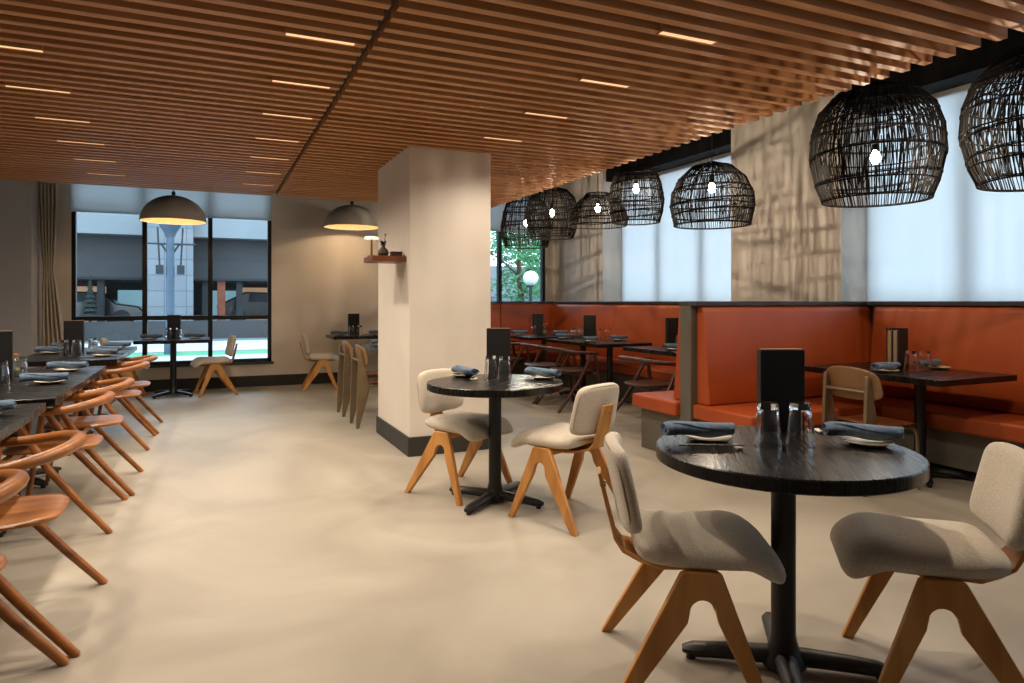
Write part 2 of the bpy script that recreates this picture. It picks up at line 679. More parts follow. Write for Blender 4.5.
# pillar
mb = MB().box(1.48, 2.19, 5.3, 6.4, 0, CH)
pil = struct(mb.build('wall_pillar', M['plaster'], smooth=False, bevel=.006), 'square cream plaster pillar in the middle of the room')
mb = MB().box(1.465, 2.205, 5.285, 6.415, 0, .155)
struct(mb.build('baseboard_pillar', M['black_base'], smooth=False, bevel=.004))

# ------------------------------------------------------------------ ceiling lights
def make_ceiling_light():
    root = thing('ceiling_light', 'x', 'ceiling light')
    h = MB()
    h.box(-.165, .165, -.026, -.020, 0.0, .05)
    h.box(-.165, .165, .020, .026, 0.0, .05)
    h.box(-.165, -.160, -.026, .026, 0.0, .05)
    h.box(.160, .165, -.026, .026, 0.0, .05)
    h.box(-.165, .165, -.026, .026, .045, .05)
    h.build('housing', M['slat'], root, smooth=False)
    MB().box(-.158, .158, -.019, .019, .004, .008).build('diffuser', M['led'], root, smooth=False)
    lamp_light('SPOT', (0, 0, -.012), SPOT_W, WARM, root, size=.05, cone=150, blend=1.0)
    return root


K = Kind(make_ceiling_light)
order = ['nearest', 'second', 'third', 'fourth', 'fifth', 'sixth', 'seventh', 'eighth']
cnt = {}
for (x, y, row) in CEIL_LIGHTS:
    k = cnt.get(row, 0)
    cnt[row] = k + 1
    K.put((x, y, SZ - .006), 0, '%s slim linear downlight counted from the camera, %s row in the slatted ceiling' % (order[k], row),
          'linear downlights in the slatted ceiling')

# ------------------------------------------------------------------ banquettes
BX = 5.6        # rear plane of the window-side backs
def wedge_back(mb_len0, mb_len1, axis, plane, direction, z0=.46, z1=1.215, t0=.15, t1=.07):
    """upholstered back cushion, thicker at the bottom. axis 'x' runs along X at Y=plane facing direction*Y"""
    prof = [(0, z0), (t0 - .01, z0), (t0, z0 + .02), ((t0 * 2 + t1) / 3, (z0 * 2 + z1) / 3 + .02), (t1 + .012, z1 - .05),
            (t1, z1 - .015), (t1 - .02, z1), (0, z1)]
    if axis == 'x':
        fn = lambda u, v, t: (t, plane + direction * u, v)
    else:
        fn = lambda u, v, t: (plane + direction * u, t, v)
    return MB().prism(prof, fn, mb_len0, mb_len1)


def seat_box(x0, x1, y0, y1, parent, z0=.345, z1=.46):
    return MB().box(x0, x1, y0, y1, z0, z1).build('seat_cushion', M['leather'], parent, bevel=.018, segs=3)


# near booth: one run along the partition, one run along the window wall
PY0, PY1 = 4.17, 4.30
nb = thing('banquette', 'burnt orange leather corner banquette at right, nearest the camera', 'banquette', (0, 0, 0))
wedge_back(3.44, 5.28, 'x', PY0, -1).build('back_cushion', M['leather'], nb, bevel=.01)
for a, b in ((2.05, 4.02), (0.05, 2.045), (-1.9, .045)):
    wedge_back(a, b, 'y', 5.30, -1).build('back_cushion', M['leather'], nb, bevel=.01)
seat_box(3.40, 4.70, 3.55, PY0, nb)
seat_box(4.702, 5.28, 2.05, PY0, nb)
seat_box(4.702, 5.28, 0.05, 2.045, nb)
seat_box(4.702, 5.28, -1.9, 0.045, nb)
MB().box(3.44, 5.29, 3.62, PY0, .08, .345).box(4.78, 5.29, -1.9, 3.62, .08, .345).build('base', M['taupe'], nb, bevel=.004)
MB().box(3.50, 5.29, 3.68, PY0, 0, .08).box(4.84, 5.29, -1.9, 3.68, 0, .08).build('plinth', M['dark_void'], nb, smooth=False)
MB().box(5.302, 5.59, -1.9, PY0, 0, 1.215).build('back_panel', M['taupe'], nb, smooth=False)
MB().box(5.22, 5.74, -1.9, PY0 - .08, 1.217, 1.252).build('ledge', M['cap'], nb, bevel=.004)

pt = thing('booth_partition', 'taupe partition with charcoal top between the two orange booths', 'partition', (0, 0, 0))
MB().box(3.385, 5.59, PY0 + .002, PY1, 0, 1.215).build('panel', M['taupe'], pt, bevel=.004)
MB().box(3.38, 5.59, PY0 - .075, PY1 + .005, 1.217, 1.252).build('top_ledge', M['cap'], pt, bevel=.004)

# long booth behind it
lb = thing('banquette', 'long burnt orange leather banquette behind the partition, below the far windows', 'banquette', (0, 0, 0))
wedge_back(3.44, 5.28, 'x', PY1 + .004, 1).build('back_cushion', M['leather'], lb, bevel=.01)
for a, b in ((4.45, 6.40), (6.405, 8.05), (8.055, 9.96)):
    wedge_back(a, b, 'y', 5.30, -1).build('back_cushion', M['leather'], lb, bevel=.012)
for a, b in ((3.0, 4.25), (4.255, 5.28)):
    wedge_back(a, b, 'x', 9.98, -1).build('back_cushion', M['leather'], lb, bevel=.012)
seat_box(3.34, 4.70, PY1 + .004, 4.90, lb)
seat_box(4.702, 5.28, PY1 + .004, 7.2, lb)
seat_box(4.702, 5.28, 7.205, 9.95, lb)
seat_box(3.0, 4.70, 9.36, 9.95, lb)
MB().box(3.40, 5.29, PY1 + .004, 4.84, .0, .345).box(4.78, 5.29, 4.84, 9.95, .0, .345).box(3.04, 4.78, 9.44, 9.95, 0, .345).build(
    'base', M['taupe'], lb, bevel=.004)
MB().box(5.302, 5.59, PY1 + .01, 9.98, 0, 1.215).box(3.0, 5.59, 9.984, 10.12, 0, 1.215).build('back_panel', M['taupe'], lb, smooth=False)
MB().box(5.22, 5.59, PY1 + .01, 10.12, 1.217, 1.252).box(3.0, 5.219, 9.9, 10.12, 1.217, 1.252).build('ledge', M['cap'], lb, bevel=.004)
MB().box(5.59, 5.74, 6.18, 8.99, 1.19, 1.252).build('sill_ledge', M['cap'], lb, bevel=.004)

# ------------------------------------------------------------------ tables
def cross_base(root, R=.35, ang=0, col_r=.04, top=.70):
    prof = [(col_r + .035, .02), (col_r + .03, .045), (col_r + .012, .07), (col_r + .004, .10)]
    MB().lathe([(0.0001, .02)] + prof + [(col_r, .12), (col_r, top), (.0001, top)], 28).build('column', M['black_metal'], root)
    for k in range(4):
        a = ang + k * PI / 2
        c, s = math.cos(a), math.sin(a)
        mb = MB()
        pts, rr = [], []
        for t in range(9):
            u = t / 8
            r = .04 + (R - .04) * u
            z = .044 - .014 * u ** 1.5
            pts.append((c * r, s * r, z))
            rr.append(.029 - .006 * u if t < 8 else .012)
        mb.tube(pts, rr, 10, sx=1.35, up=(0, 0, 1))
        mb.lathe([(.0001, 0), (.016, 0), (.016, .016), (.0001, .016)], 12, (c * (R - .03), s * (R - .03), 0))
        mb.build('base_foot', M['black_metal'], root)


def make_round_table():
    root = thing('round_table', 'x', 'table')
    R = .425
    prof = [(.0001, .705), (R - .006, .705), (R, .709), (R, .746), (R - .004, .75), (.0001, .75)]
    MB().lathe(prof, 96).build('tabletop', M['tabletop'], root, angle=30)
    MB().lathe([(.0001, .69), (.16, .69), (.16, .704), (.0001, .704)], 24).build('mounting_plate', M['black_metal'], root)
    cross_base(root, .335, 0)
    return root


KR = Kind(make_round_table)
KR.put((1.79, 1.72, 0), math.radians(53), 'round black pedestal table in the right foreground, between two cream chairs', 'round pedestal tables')
KR.put((1.64, 3.90, 0), math.radians(37), 'smaller-looking round black pedestal table in front of the cream pillar', 'round pedestal tables')


def rect_table(x0, x1, y0, y1, label, group=None, cols=None, zt=.75, th=.042):
    cx, cy = (x0 + x1) / 2, (y0 + y1) / 2
    root = thing('dining_table', label, 'table', (cx, cy, 0), 0, group)
    MB().box(x0 - cx, x1 - cx, y0 - cy, y1 - cy, zt - th, zt).build('tabletop', M['tabletop'], root, bevel=.003)
    for (px_, py_) in (cols or [(cx, cy)]):
        ux, uy = px_ - cx, py_ - cy
        MB().lathe([(.0001, .04), (.075, .045), (.05, .08), (.038, .12), (.038, zt - th - .006), (.0001, zt - th - .006)], 24,
                   (ux, uy, 0)).build('column', M['black_metal'], root)
        MB().box(ux - .14, ux + .14, uy - .14, uy + .14, zt - th - .012, zt - th - .001).build('mounting_plate', M['black_metal'], root)
        for k in range(4):
            a = PI / 4 + k * PI / 2
            c, s = math.cos(a), math.sin(a)
            pts = [(ux + c * (.04 + .29 * t / 6), uy + s * (.04 + .29 * t / 6), .05 - .022 * (t / 6) ** 1.5) for t in range(7)]
            MB().tube(pts, [.024] * 5 + [.021, .012], 8, sx=1.3, up=(0, 0, 1)).lathe(
                [(.0001, 0), (.016, 0), (.016, .016), (.0001, .016)], 10, (ux + c * .3, uy + s * .3, 0)).build(
                'base_foot', M['black_metal'], root)
    return root


TL = 'long black tables along the left side'
rect_table(-1.52, -.73, 2.08, 3.99, 'long black dining table nearest the camera at the left edge', TL, [(-1.22, 2.5), (-1.22, 3.55)])
rect_table(-1.52, -.72, 4.15, 6.08, 'long black dining table in the middle of the left row', TL, [(-1.22, 4.6), (-1.22, 5.63)])
rect_table(-1.52, -.72, 6.75, 8.6, 'long black dining table farthest in the left row, by the curtain', TL, [(-1.22, 7.15), (-1.22, 8.2)])
rect_table(-.86, .02, 9.7, 10.4, 'small black pedestal table standing against the street window', None, [(-.42, 10.02)])
rect_table(1.62, 3.0, 9.75, 10.45, 'black table against the far wall under the grey dome lamp', None, [(2.45, 10.1)])
rect_table(1.62, 2.42, 6.55, 7.95, 'black table just behind the cream pillar, with tan metal chairs', None, [(2.02, 7.3)])
rect_table(4.22, 5.03, 2.78, 3.88, 'black rectangular table in the near orange corner booth', None, [(4.64, 3.2)])
TB = 'black tables along the long orange booth'
rect_table(4.18, 4.98, 5.12, 6.30, 'black table in the long booth closest to the partition', TB, [(4.58, 5.7)])
rect_table(4.14, 4.9, 6.75, 8.10, 'black table in the middle of the long orange booth', TB, [(4.52, 7.1), (4.52, 7.75)])
rect_table(4.06, 4.95, 8.42, 9.28, 'black table at the far end of the long orange booth', TB, [(4.5, 8.85)])

# ------------------------------------------------------------------ upholstered chairs
def make_upholstered_chair():
    root = thing('upholstered_chair', 'x', 'chair')

    def seat_S(a, b):
        wd = .205 + .03 * (b + 1) / 2
        y = -.20 + (b + 1) / 2 * .46
        x = a * wd
        t = (b + 1) / 2
        z = .466 - .012 * math.sin(PI * t) + .018 * t
        if t > .72:
            u = (t - .72) / .28
            z -= .092 * u ** 1.8
        z -= .020 * abs(a) ** 3 * (0.4 + t)
        d = -.092 * 1.8 * max(0, (t - .72) / .28) ** .8 / .28 / .46
        nn = Vector((.10 * a * abs(a), -d, 1)).normalized()
        return (x, y, z), nn
    MB().pad(seat_S, .037, 20, 26, e=9, k=.17).build('seat', M['fabric'], root, weld=True, angle=80)
    # curved ply shell under the seat running up behind the back
    path = [(.17, .418), (.02, .414), (-.12, .410), (-.18, .414), (-.225, .430), (-.248, .462), (-.262, .52), (-.280, .59), (-.300, .675)]
    mb = MB()
    vs, fs = [], []
    for i, (y, z) in enumerate(path):
        y0, z0 = path[max(i - 1, 0)]
        y1, z1 = path[min(i + 1, len(path) - 1)]
        L = math.hypot(y1 - y0, z1 - z0)
        ny, nz = -(z1 - z0) / L, (y1 - y0) / L
        if nz > 0 or (abs(nz) < .3 and ny > 0):
            ny, nz = -ny, -nz
        hw = .15 if i < 3 else (.10, .075, .062, .056, .053, .047)[i - 3]
        for sx in (-1, 1):
            vs.append((sx * hw, y, z))
            vs.append((sx * hw, y + ny * .013, z + nz * .013))
    for i in range(len(path) - 1):
        a = i * 4
        b = a + 4
        fs += [(a, a + 2, b + 2, b), (a + 1, b + 1, b + 3, a + 3), (a, b, b + 1, a + 1), (a + 2, a + 3, b + 3, b + 2)]
    fs += [(0, 1, 3, 2), tuple((len(path) - 1) * 4 + q for q in (0, 2, 3, 1))]
    sh = mb.add(vs, fs).build('back_bracket', M['oak'], root, bevel=.003)
    sc_ = MB()
    for x in (-.018, .018):
        sc_.tube([(x, -.284, .628), (x, -.3045, .626)], .006, 10)
    sc_.build('screw', M['steel_tan'], sh)

    def back_S(a, b):
        x = a * (.198 - .010 * b)
        y = -.212 - .058 * (b + 1) / 2 + .028 * a * a
        z = .645 + b * .142 - .008 * a * a * b
        nn = Vector((-.28 * a, .95, .22)).normalized()
        return (x, y, z), nn
    bk = MB().pad(back_S, .027, 20, 16, e=12, k=.19).build('backrest', M['fabric'], root, weld=True, angle=80)
    pp = []
    for k in range(48):
        an = 2 * PI * k / 48
        cx_, cy_ = math.cos(an), math.sin(an)
        m_ = max(abs(cx_) ** 5, abs(cy_) ** 5)
        s_ = (abs(cx_) ** 5 + abs(cy_) ** 5) ** (-1 / 5)
        p, nn = back_S(cx_ * s_ * .955, cy_ * s_ * .945)
        pp.append(Vector(p) - nn * .017)
    MB().tube(pp, .0035, 6, closed=True).build('piping', M['piping'], bk)

    # A-shaped plywood leg frames
    out = [(-.275, 0), (-.235, 0)]
    arch = [(-.046, .272)]
    for k in range(0, 9):
        a = PI - PI * k / 8
        arch.append((.000 + .040 * math.cos(a), .300 + .040 * math.sin(a)))
    arch.append((.046, .272))
    poly = [(-.290, 0), (-.253, 0)] + arch + [(.175, 0), (.212, 0), (.062, .412), (.048, .422), (-.052, .422), (-.066, .412)]
    for s in (-1, 1):
        def fn(u, v, t, s=s):
            return (s * (.258 - .115 * v + t), u, v)
        lf = MB().prism(poly, fn, -.014, .014).build('leg_frame', M['oak'], root, bevel=.004)
        for (fy) in (-.271, .193):
            MB().lathe([(.0001, -.001), (.011, -.001), (.011, .004), (.0001, .004)], 10, (s * .258, fy, 0)).build('foot_glide', M['black_metal'], lf)
    MB().box(-.205, .205, -.03, .03, .372, .405).build('cross_rail', M['oak'], root, bevel=.004)
    return root


KC = Kind(make_upholstered_chair)
G = 'cream upholstered chairs with A-shaped oak legs'
KC.put((1.487, 1.833, 0), -2.09, 'cream upholstered oak chair at the left side of the front round table', G)
KC.put((2.142, 1.464, 0), .82, 'cream upholstered oak chair at the right edge of the photo, facing the front round table', G)
KC.put((1.921, 3.50, 0), .39, 'cream upholstered oak chair seen from behind, right of the round table by the pillar', G)
KC.put((1.545, 4.195, 0), -2.655, 'cream upholstered oak chair left of the round table, against the pillar', G)
KC.put((.06, 9.98, 0), PI / 2 + .12, 'cream upholstered chair facing left at the small table by the street window', G)
KC.put((-.96, 9.95, 0), -PI / 2, 'cream chair facing right at the window table, mostly hidden behind the left row', G)
KC.put((1.50, 9.98, 0), -PI / 2 - .1, 'cream upholstered chair facing right at the far wall table', G)


# ------------------------------------------------------------------ wooden armchairs
def make_armchair(m, name_label):
    def mk():
        root = thing('wooden_armchair', name_label, 'chair')
        # U-shaped rail
        pts, rr = [], []
        n = 30
        for i in range(n + 1):
            t = i / n
            if t < .28:
                u = t / .28
                pts.append((-.285 + .0 * u, .20 - .27 * u, .655 + .012 * u))
                rr.append(.017 + .003 * u)
            elif t > .72:
                u = (t - .72) / .28
                pts.append((.285, -.07 + .27 * u, .667 - .012 * u))
                rr.append(.020 - .003 * u)
            else:
                u = (t - .28) / .44
                a = PI - PI * u
                x = .285 * math.cos(a)
                y = -.07 - .205 * math.sin(a) ** .85
                pts.append((x, y, .667 + .030 * math.sin(a)))
                rr.append(.020 + .004 * math.sin(a))
        MB().tube(pts, rr, 12, sx=1.25, up=(0, 0, 1)).build('arm_rail', m, root, angle=60)
        for s in (-1, 1):
            rl = [(s * .283, .125, .650), (s * .292, .04, .50), (s * .300, -.035, .365), (s * .318, -.185, .17), (s * .335, -.325, 0.0)]
            MB().tube(rl, [.019, .020, .020, .018, .016], 12).build('leg', m, root, angle=60)
            fl = [(s * .283, .150, .650), (s * .288, .175, .54), (s * .292, .195, .40), (s * .298, .225, .18), (s * .302, .25, 0.0)]
            MB().tube(fl, [.017, .019, .019, .017, .015], 12).build('leg', m, root, angle=60)
            # small arch web joining the two legs under the arm
            poly = [(.11, .655), (.165, .655), (.188, .575), (.172, .600), (.150, .622), (.128, .618), (.108, .590), (.085, .56)]
            MB().prism(poly, lambda u, v, t, s=s: (s * .285 + t, u, v), -.012, .012).build('arch_web', m, root, bevel=.003)

        def S(a, b):
            wd = .225 + .015 * b
            y = -.235 + (b + 1) / 2 * .45
            z = .438 + .012 * a * a - .010 * (1 - b * b) * .6
            return (a * wd, y, z), Vector((0, 0, 1))
        MB().pad(S, .012, 16, 16, e=14, k=.34).build('seat', m, root, weld=True, angle=50)
        ur = MB()
        for y in (-.02, .165):
            z = .405
            ur.box(-.30, .30, y - .016, y + .016, z - .024, z + .020)
        ur.build('seat_rail', m, root, bevel=.004)
        return root
    return mk


KA = Kind(make_armchair(M['teak'], 'x'))
G = 'brown wooden armchairs along the left row of tables'
for y, lb_ in ((2.45, 'brown wooden armchair nearest the camera, cut off by the left edge of the photo'),
               (3.17, 'brown wooden armchair with its seat showing at the left edge, second from the camera'),
               (4.58, 'brown wooden armchair at the near end of the middle left table, third from the camera'),
               (5.33, 'brown wooden armchair at the far end of the middle left table, fourth from the camera'),
               (6.80, 'brown wooden armchair at the near end of the farthest left table, fifth from the camera'),
               (7.55, 'brown wooden armchair nearest the street window, last in the left row')):
    if y < 2.5:
        KA.put((-.81, 2.46, 0), PI / 2 - .12, lb_, G)
    else:
        KA.put(({3.17: -.745, 4.58: -.80, 5.33: -.765, 6.80: -.775, 7.55: -.755}[y], y - .03, 0), PI / 2 + random.uniform(-.02, .02), lb_, G)
KD = Kind(make_armchair(M['walnut'], 'x'))
G = 'dark walnut armchairs along the long booth'
for x, y, lb_ in ((3.98, 5.50, 'dark walnut armchair at the long booth, closest to the partition'),
                  (3.93, 7.0, 'dark walnut armchair at the near end of the middle booth table'),
                  (3.93, 7.72, 'dark walnut armchair at the far end of the middle booth table'),
                  (3.92, 8.8, 'dark walnut armchair at the far end of the long booth, farthest away')):
    KD.put((x, y, 0), -PI / 2 + random.uniform(-.08, .08), lb_, G)


# ------------------------------------------------------------------ metal and plywood chairs
def make_metal_chair():
    root = thing('metal_frame_chair', 'x', 'chair')

    def back_S(a, b):
        x = a * (.222 - .012 * b)
        y = -.205 - .03 * (b + 1) / 2 + .045 * a * a
        z = .712 + b * .108 - .022 * (a * a) * (b + 1) / 2
        return (x, y, z), Vector((-.35 * a, 1, .1)).normalized()
    MB().pad(back_S, .008, 16, 10, e=14, k=.3).build('backrest', M['seat_wood'], root, weld=True, angle=60)

    def seat_S(a, b):
        t = (b + 1) / 2
        y = -.19 + t * .42
        z = .452 - .012 * math.sin(PI * t) + (.0 if t < .8 else -.05 * ((t - .8) / .2) ** 2)
        return (a * (.185 + .02 * t), y, z), Vector((0, 0, 1))
    MB().pad(seat_S, .008, 14, 14, e=14, k=.3).build('seat', M['seat_brown'], root, weld=True, angle=60)
    for s in (-1, 1):
        poly = [(-.275, 0), (-.245, 0), (-.135, .40), (-.150, .45), (-.228, .768), (-.246, .768), (-.262, .45)]
        MB().prism(poly, lambda u, v, t, s=s: (s * .165 + t, u, v), -.013, .013).build('leg', M['steel_tan'], root, bevel=.005)
        fl = [(s * .165, -.15, .415), (s * .168, .12, .418), (s * .170, .175, .412), (s * .172, .200, .385), (s * .176, .205, .34), (s * .182, .215, 0)]
        MB().tube(fl, .0125, 10).build('leg', M['steel_tan'], root)
    MB().tube([(-.165, -.235, .665), (0, -.245, .665), (.165, -.235, .665)], .012, 8).build('cross_rail', M['steel_tan'], root)
    return root


KM = Kind(make_metal_chair)
KM.put((4.10, 3.17, 0), -PI / 2 - .04, 'tan metal and plywood chair at the near orange booth table', 'tan metal and plywood chairs')
KM.put((1.60, 7.59, 0), -PI / 2, 'tan metal and plywood chair behind the pillar, farther of the pair', 'tan metal and plywood chairs')
KM.put((1.60, 6.84, 0), -PI / 2, 'tan metal and plywood chair behind the pillar, nearer of the pair', 'tan metal and plywood chairs')


# ------------------------------------------------------------------ woven pendants
def rattan_pendant(loc, zb, ztop, R, prof, label, nst, seed, watts=27, bulb_h=.5):
    """prof: list of (relative radius, relative height)"""
    rnd = random.Random(seed)
    H = ztop - zb
    root = thing('woven_pendant', label, 'pendant lamp', (loc[0], loc[1], zb), 0, 'black woven pendants over the booths')

    def rad(h):
        for i in range(len(prof) - 1):
            r0, h0 = prof[i]
            r1, h1 = prof[i + 1]
            if h <= h1:
                t = (h - h0) / max(1e-6, h1 - h0)
                return R * (r0 + (r1 - r0) * t)
        return R * prof[-1][0]
    hs = sorted(set([p[1] for p in prof] + [i / 7 for i in range(8)]))
    st = MB()
    for layer in range(2):
        n = nst if layer == 0 else int(nst * .6)
        for k in range(n):
            a = 2 * PI * (k + rnd.uniform(-.35, .35)) / n
            tw = rnd.uniform(-.05, .05) if layer == 0 else rnd.uniform(-.35, .35)
            sc2 = 1.0 if layer == 0 else .982
            h0 = 0 if layer == 0 else rnd.uniform(0, .5)
            h1 = 1 if layer == 0 else min(1, h0 + rnd.uniform(.25, .55))
            pts = []
            for h in [h0] + [q for q in hs if h0 < q < h1] + [h1]:
                aa = a + tw * h + rnd.uniform(-.012, .012)
                r = rad(h) * sc2
                pts.append((r * math.cos(aa), r * math.sin(aa), h * H))
            st.tube(pts, rnd.uniform(.0028, .0046) * (R / .41) ** .5, 3, cap=False)
    shade = st.build('shade', M['rattan'], root, smooth=False)
    hb = MB()
    for j in range(6):
        base = (j + .0) / 5.6
        amp = 0 if j in (0,) else rnd.uniform(.02, .06)
        ph = rnd.uniform(0, 6.28)
        for rep in range(2):
            pts = []
            for k in range(48):
                a = 2 * PI * k / 48
                h = min(1, max(0, base + amp * math.sin(a + ph) + .012 * rep))
                r = rad(h) * 1.008
                pts.append((r * math.cos(a), r * math.sin(a), h * H))
            hb.tube(pts, .0048 if rep == 0 else .003, 5, closed=True)
    for q in prof[:-1]:
        pts = [(rad(q[1]) * math.cos(2 * PI * k / 40), rad(q[1]) * math.sin(2 * PI * k / 40), q[1] * H) for k in range(40)]
        hb.tube(pts, .005, 5, closed=True)
    hb.build('hoop', M['rattan'], shade, smooth=False)
    zc = bulb_h * H
    MB().tube([(0, 0, zc + .10), (0, 0, CH - zb)], .004, 8).build('cord', M['black_metal'], root)
    MB().tube([(0, 0, zc + .05), (0, 0, zc + .12)], .02, 14).build('socket', M['black_metal'], root)
    MB().lathe([(.0001, CH - zb - .02), (.05, CH - zb - .02), (.05, CH - zb - .001), (.0001, CH - zb - .001)], 20).build(
        'ceiling_rose', M['black_metal'], root)
    MB().lathe([(.0001, -.045), (.018, -.040), (.030, -.020), (.033, 0), (.026, .025), (.014, .045), (.013, .055)], 16,
               (0, 0, zc)).build('bulb', M['bulb'], root)
    lamp_light('POINT', (0, 0, zc - .055), watts, (1.0, .80, .58), root, size=.007)
    return root


BAR = [(.80, 0), (.90, .14), (1.0, .40), (.97, .62), (.86, .80), (.60, .95), (.30, 1.0), (.06, 1.0)]
DOME = [(.90, 0), (1.0, .30), (.97, .50), (.80, .74), (.48, .93), (.12, 1.0), (.05, 1.0)]
FLAT = [(.94, 0), (1.0, .22), (.90, .50), (.62, .80), (.50, .88), (.40, 1.0), (.08, 1.0)]
TALL = [(.84, 0), (.94, .18), (1.0, .42), (.90, .72), (.78, .90), (.55, 1.0), (.06, 1.0)]
PX = 4.1
rattan_pendant((PX, 3.14), 1.93, 2.69, .41, BAR, 'large black woven barrel pendant in front of the blinds, second from right', 150, 1, bulb_h=.38)
rattan_pendant((PX, 2.08), 1.89, 2.60, .43, BAR, 'large black woven pendant cut off by the right edge of the photo', 150, 2, bulb_h=.42)
rattan_pendant((PX, 4.76), 1.93, 2.49, .365, DOME, 'black woven dome pendant half in front of the plaster column', 130, 3, bulb_h=.6)
rattan_pendant((PX, 5.93), 2.08, 2.63, .29, TALL, 'black woven barrel pendant left of the plaster column, fourth from right', 110, 4, bulb_h=.64)
rattan_pendant((PX, 6.69), 2.12, 2.49, .345, FLAT, 'black woven shallow pendant, flattest of the row', 120, 5, bulb_h=.55)
rattan_pendant((PX, 7.83), 2.08, 2.73, .345, BAR, 'black woven round pendant second from the left of the row', 120, 6)
rattan_pendant((PX, 8.62), 2.02, 2.70, .36, TALL, 'black woven pendant farthest left of the row, nearest the tree window', 120, 7)


# ------------------------------------------------------------------ dome pendants
def dome_pendant(x, y, zb, R, Hh, label):
    root = thing('dome_pendant', label, 'pendant lamp', (x, y, zb), 0, 'grey dome pendants by the far wall')
    prof = [(R * math.cos(t), Hh * math.sin(t)) for t in [PI / 2 * i / 16 for i in range(16)]] + [(.0001, Hh)]
    MB().lathe(prof, 56).build('shade', M['dome'], root, angle=60)
    prof2 = [((R - .008) * math.cos(t), (Hh - .008) * math.sin(t)) for t in [PI / 2 * i / 16 for i in range(16)]] + [(.0001, Hh - .008)]
    MB().lathe(prof2, 56).build('lining', M['dome_in'], root, angle=60)
    MB().lathe([(R - .010, 0), (R + .003, 0), (R + .003, .006), (R - .010, .006), (R - .010, 0)], 56).build('rim', M['dome'], root)
    MB().tube([(0, 0, Hh - .005), (0, 0, Hh + .05)], .022, 14).build('finial', M['black_metal'], root)
    MB().tube([(0, 0, Hh + .05), (0, 0, CH - zb)], .005, 8).build('cord', M['black_metal'], root)
    MB().lathe([(.0001, -.03), (.02, -.025), (.032, 0), (.02, .03), (.013, .045)], 14, (0, 0, Hh * .55)).build('bulb', M['bulb'], root)
    lamp_light('POINT', (0, 0, Hh * .55 - .045), 12, (1.0, .76, .48), root, size=.03)
    return root


dome_pendant(-.40, 9.62, 2.27, .385, .33, 'grey dome pendant lamp hanging in front of the street window')
dome_pendant(1.93, 10.02, 2.34, .40, .33, 'grey dome pendant lamp next to the pillar, lighting the far wall')

# ------------------------------------------------------------------ tableware
def make_tumbler():
    def flute(a, z):
        return 1 - .030 * abs(math.sin(5 * a)) if .006 < z < .118 else 1
    prof = [(.0392, 0), (.0425, .0005), (.0428, .004), (.0405, .03), (.0355, .085), (.0320, .122), (.0300, .130), (.0001, .131)]
    prof2 = [(.0001, .110), (.0250, .110), (.0285, .104), (.0325, .085), (.0375, .03), (.0392, 0)]
    prof = [(a * 1.1, b * 1.12) for a, b in prof]
    prof2 = [(a * 1.1, b * 1.12) for a, b in prof2]
    mb = MB().lathe(prof, 80, rf=flute)
    mb.lathe(prof2, 80)
    return tag(mb.build('tumbler', M['glass'], None, weld=True, angle=40), 'x', 'glass')


def make_plate():
    mb = MB()
    prof = [(.0001, .002), (.035, .002), (.045, 0), (.055, .002), (.074, .010), (.082, .015), (.0805, .017), (.070, .0125), (.05, .008), (.0001, .007)]
    mb.lathe(prof, 40)
    o = mb.build('side_plate', M['plate'], None, angle=60)
    return tag(o, 'x', 'plate')


def make_napkin():
    mb = MB()
    n, m = 26, 22
    L = .25
    vs = []
    for i in range(n + 1):
        t = i / n
        x = -L / 2 + L * t
        r = .027 + .0035 * math.sin(t * 3.1) + .002 * math.sin(t * 11 + 1)
        if i in (0, n):
            r *= .82
        for k in range(m):
            a = 2 * PI * k / m
            fold = .0035 if (a - t * 1.6) % (2 * PI) < 1.5 else 0
            y = (r + fold) * 1.25 * math.cos(a)
            z = (r * .78 + fold) * math.sin(a) + .004 * math.sin(t * 7)
            vs.append((x + .006 * math.cos(a) * (1 if i == n else -1 if i == 0 else 0), y, z + .0255))
    fs = [(i * m + k, i * m + (k + 1) % m, (i + 1) * m + (k + 1) % m, (i + 1) * m + k) for i in range(n) for k in range(m)]
    mb.add(vs, fs)
    for i, sgn in ((0, -1), (n, 1)):
        prev = [i * m + k for k in range(m)]
        vs0 = [vs[q] for q in prev]
        cx = sum(v[0] for v in vs0) / m
        cz = sum(v[2] for v in vs0) / m
        rings = [vs0]
        for rr, dx in ((.72, -.006), (.60, -.014), (.40, .0), (.22, -.010)):
            rings.append([(cx + sgn * dx, v[1] * rr, cz + (v[2] - cz) * rr) for v in vs0])
        flat = [p for rg in rings for p in rg]
        ff = [(j * m + k, j * m + (k + 1) % m, (j + 1) * m + (k + 1) % m, (j + 1) * m + k) for j in range(len(rings) - 1) for k in range(m)]
        ff.append(tuple((len(rings) - 1) * m + k for k in range(m)))
        mb.add(flat, ff)
    # loose hem that wraps the roll diagonally
    def hem(u, v):
        t = .12 + .76 * u
        x = -L / 2 + L * t
        a = t * 1.6 + 1.2 + .55 * v
        r = .0335
        return (x, r * 1.25 * math.cos(a), r * .80 * math.sin(a) + .0265 + .002 * math.sin(9 * u))
    mb.sheet(hem, 20, 4)
    o = mb.build('rolled_napkin', M['napkin'], None, angle=50)
    return tag(o, 'x', 'napkin')


def make_menu_holder():
    root = thing('menu_holder', 'x', 'menu holder')
    MB().box(-.082, .082, -.024, -.019, 0, .315).build('front_board', M['menu'], root, bevel=.001)
    MB().box(-.082, .082, .019, .024, 0, .315).build('rear_board', M['menu'], root, bevel=.001)
    MB().box(-.082, .082, -.0185, .0185, 0, .012).box(-.082, -.077, -.0185, .0185, .012, .315).box(.077, .082, -.0185, .0185, .012, .315).build('spine', M['menu'], root, smooth=False)
    MB().box(-.074, .076, -.014, .012, .0125, .318).build('menu_booklet', M['paper'], root, smooth=False)
    return root


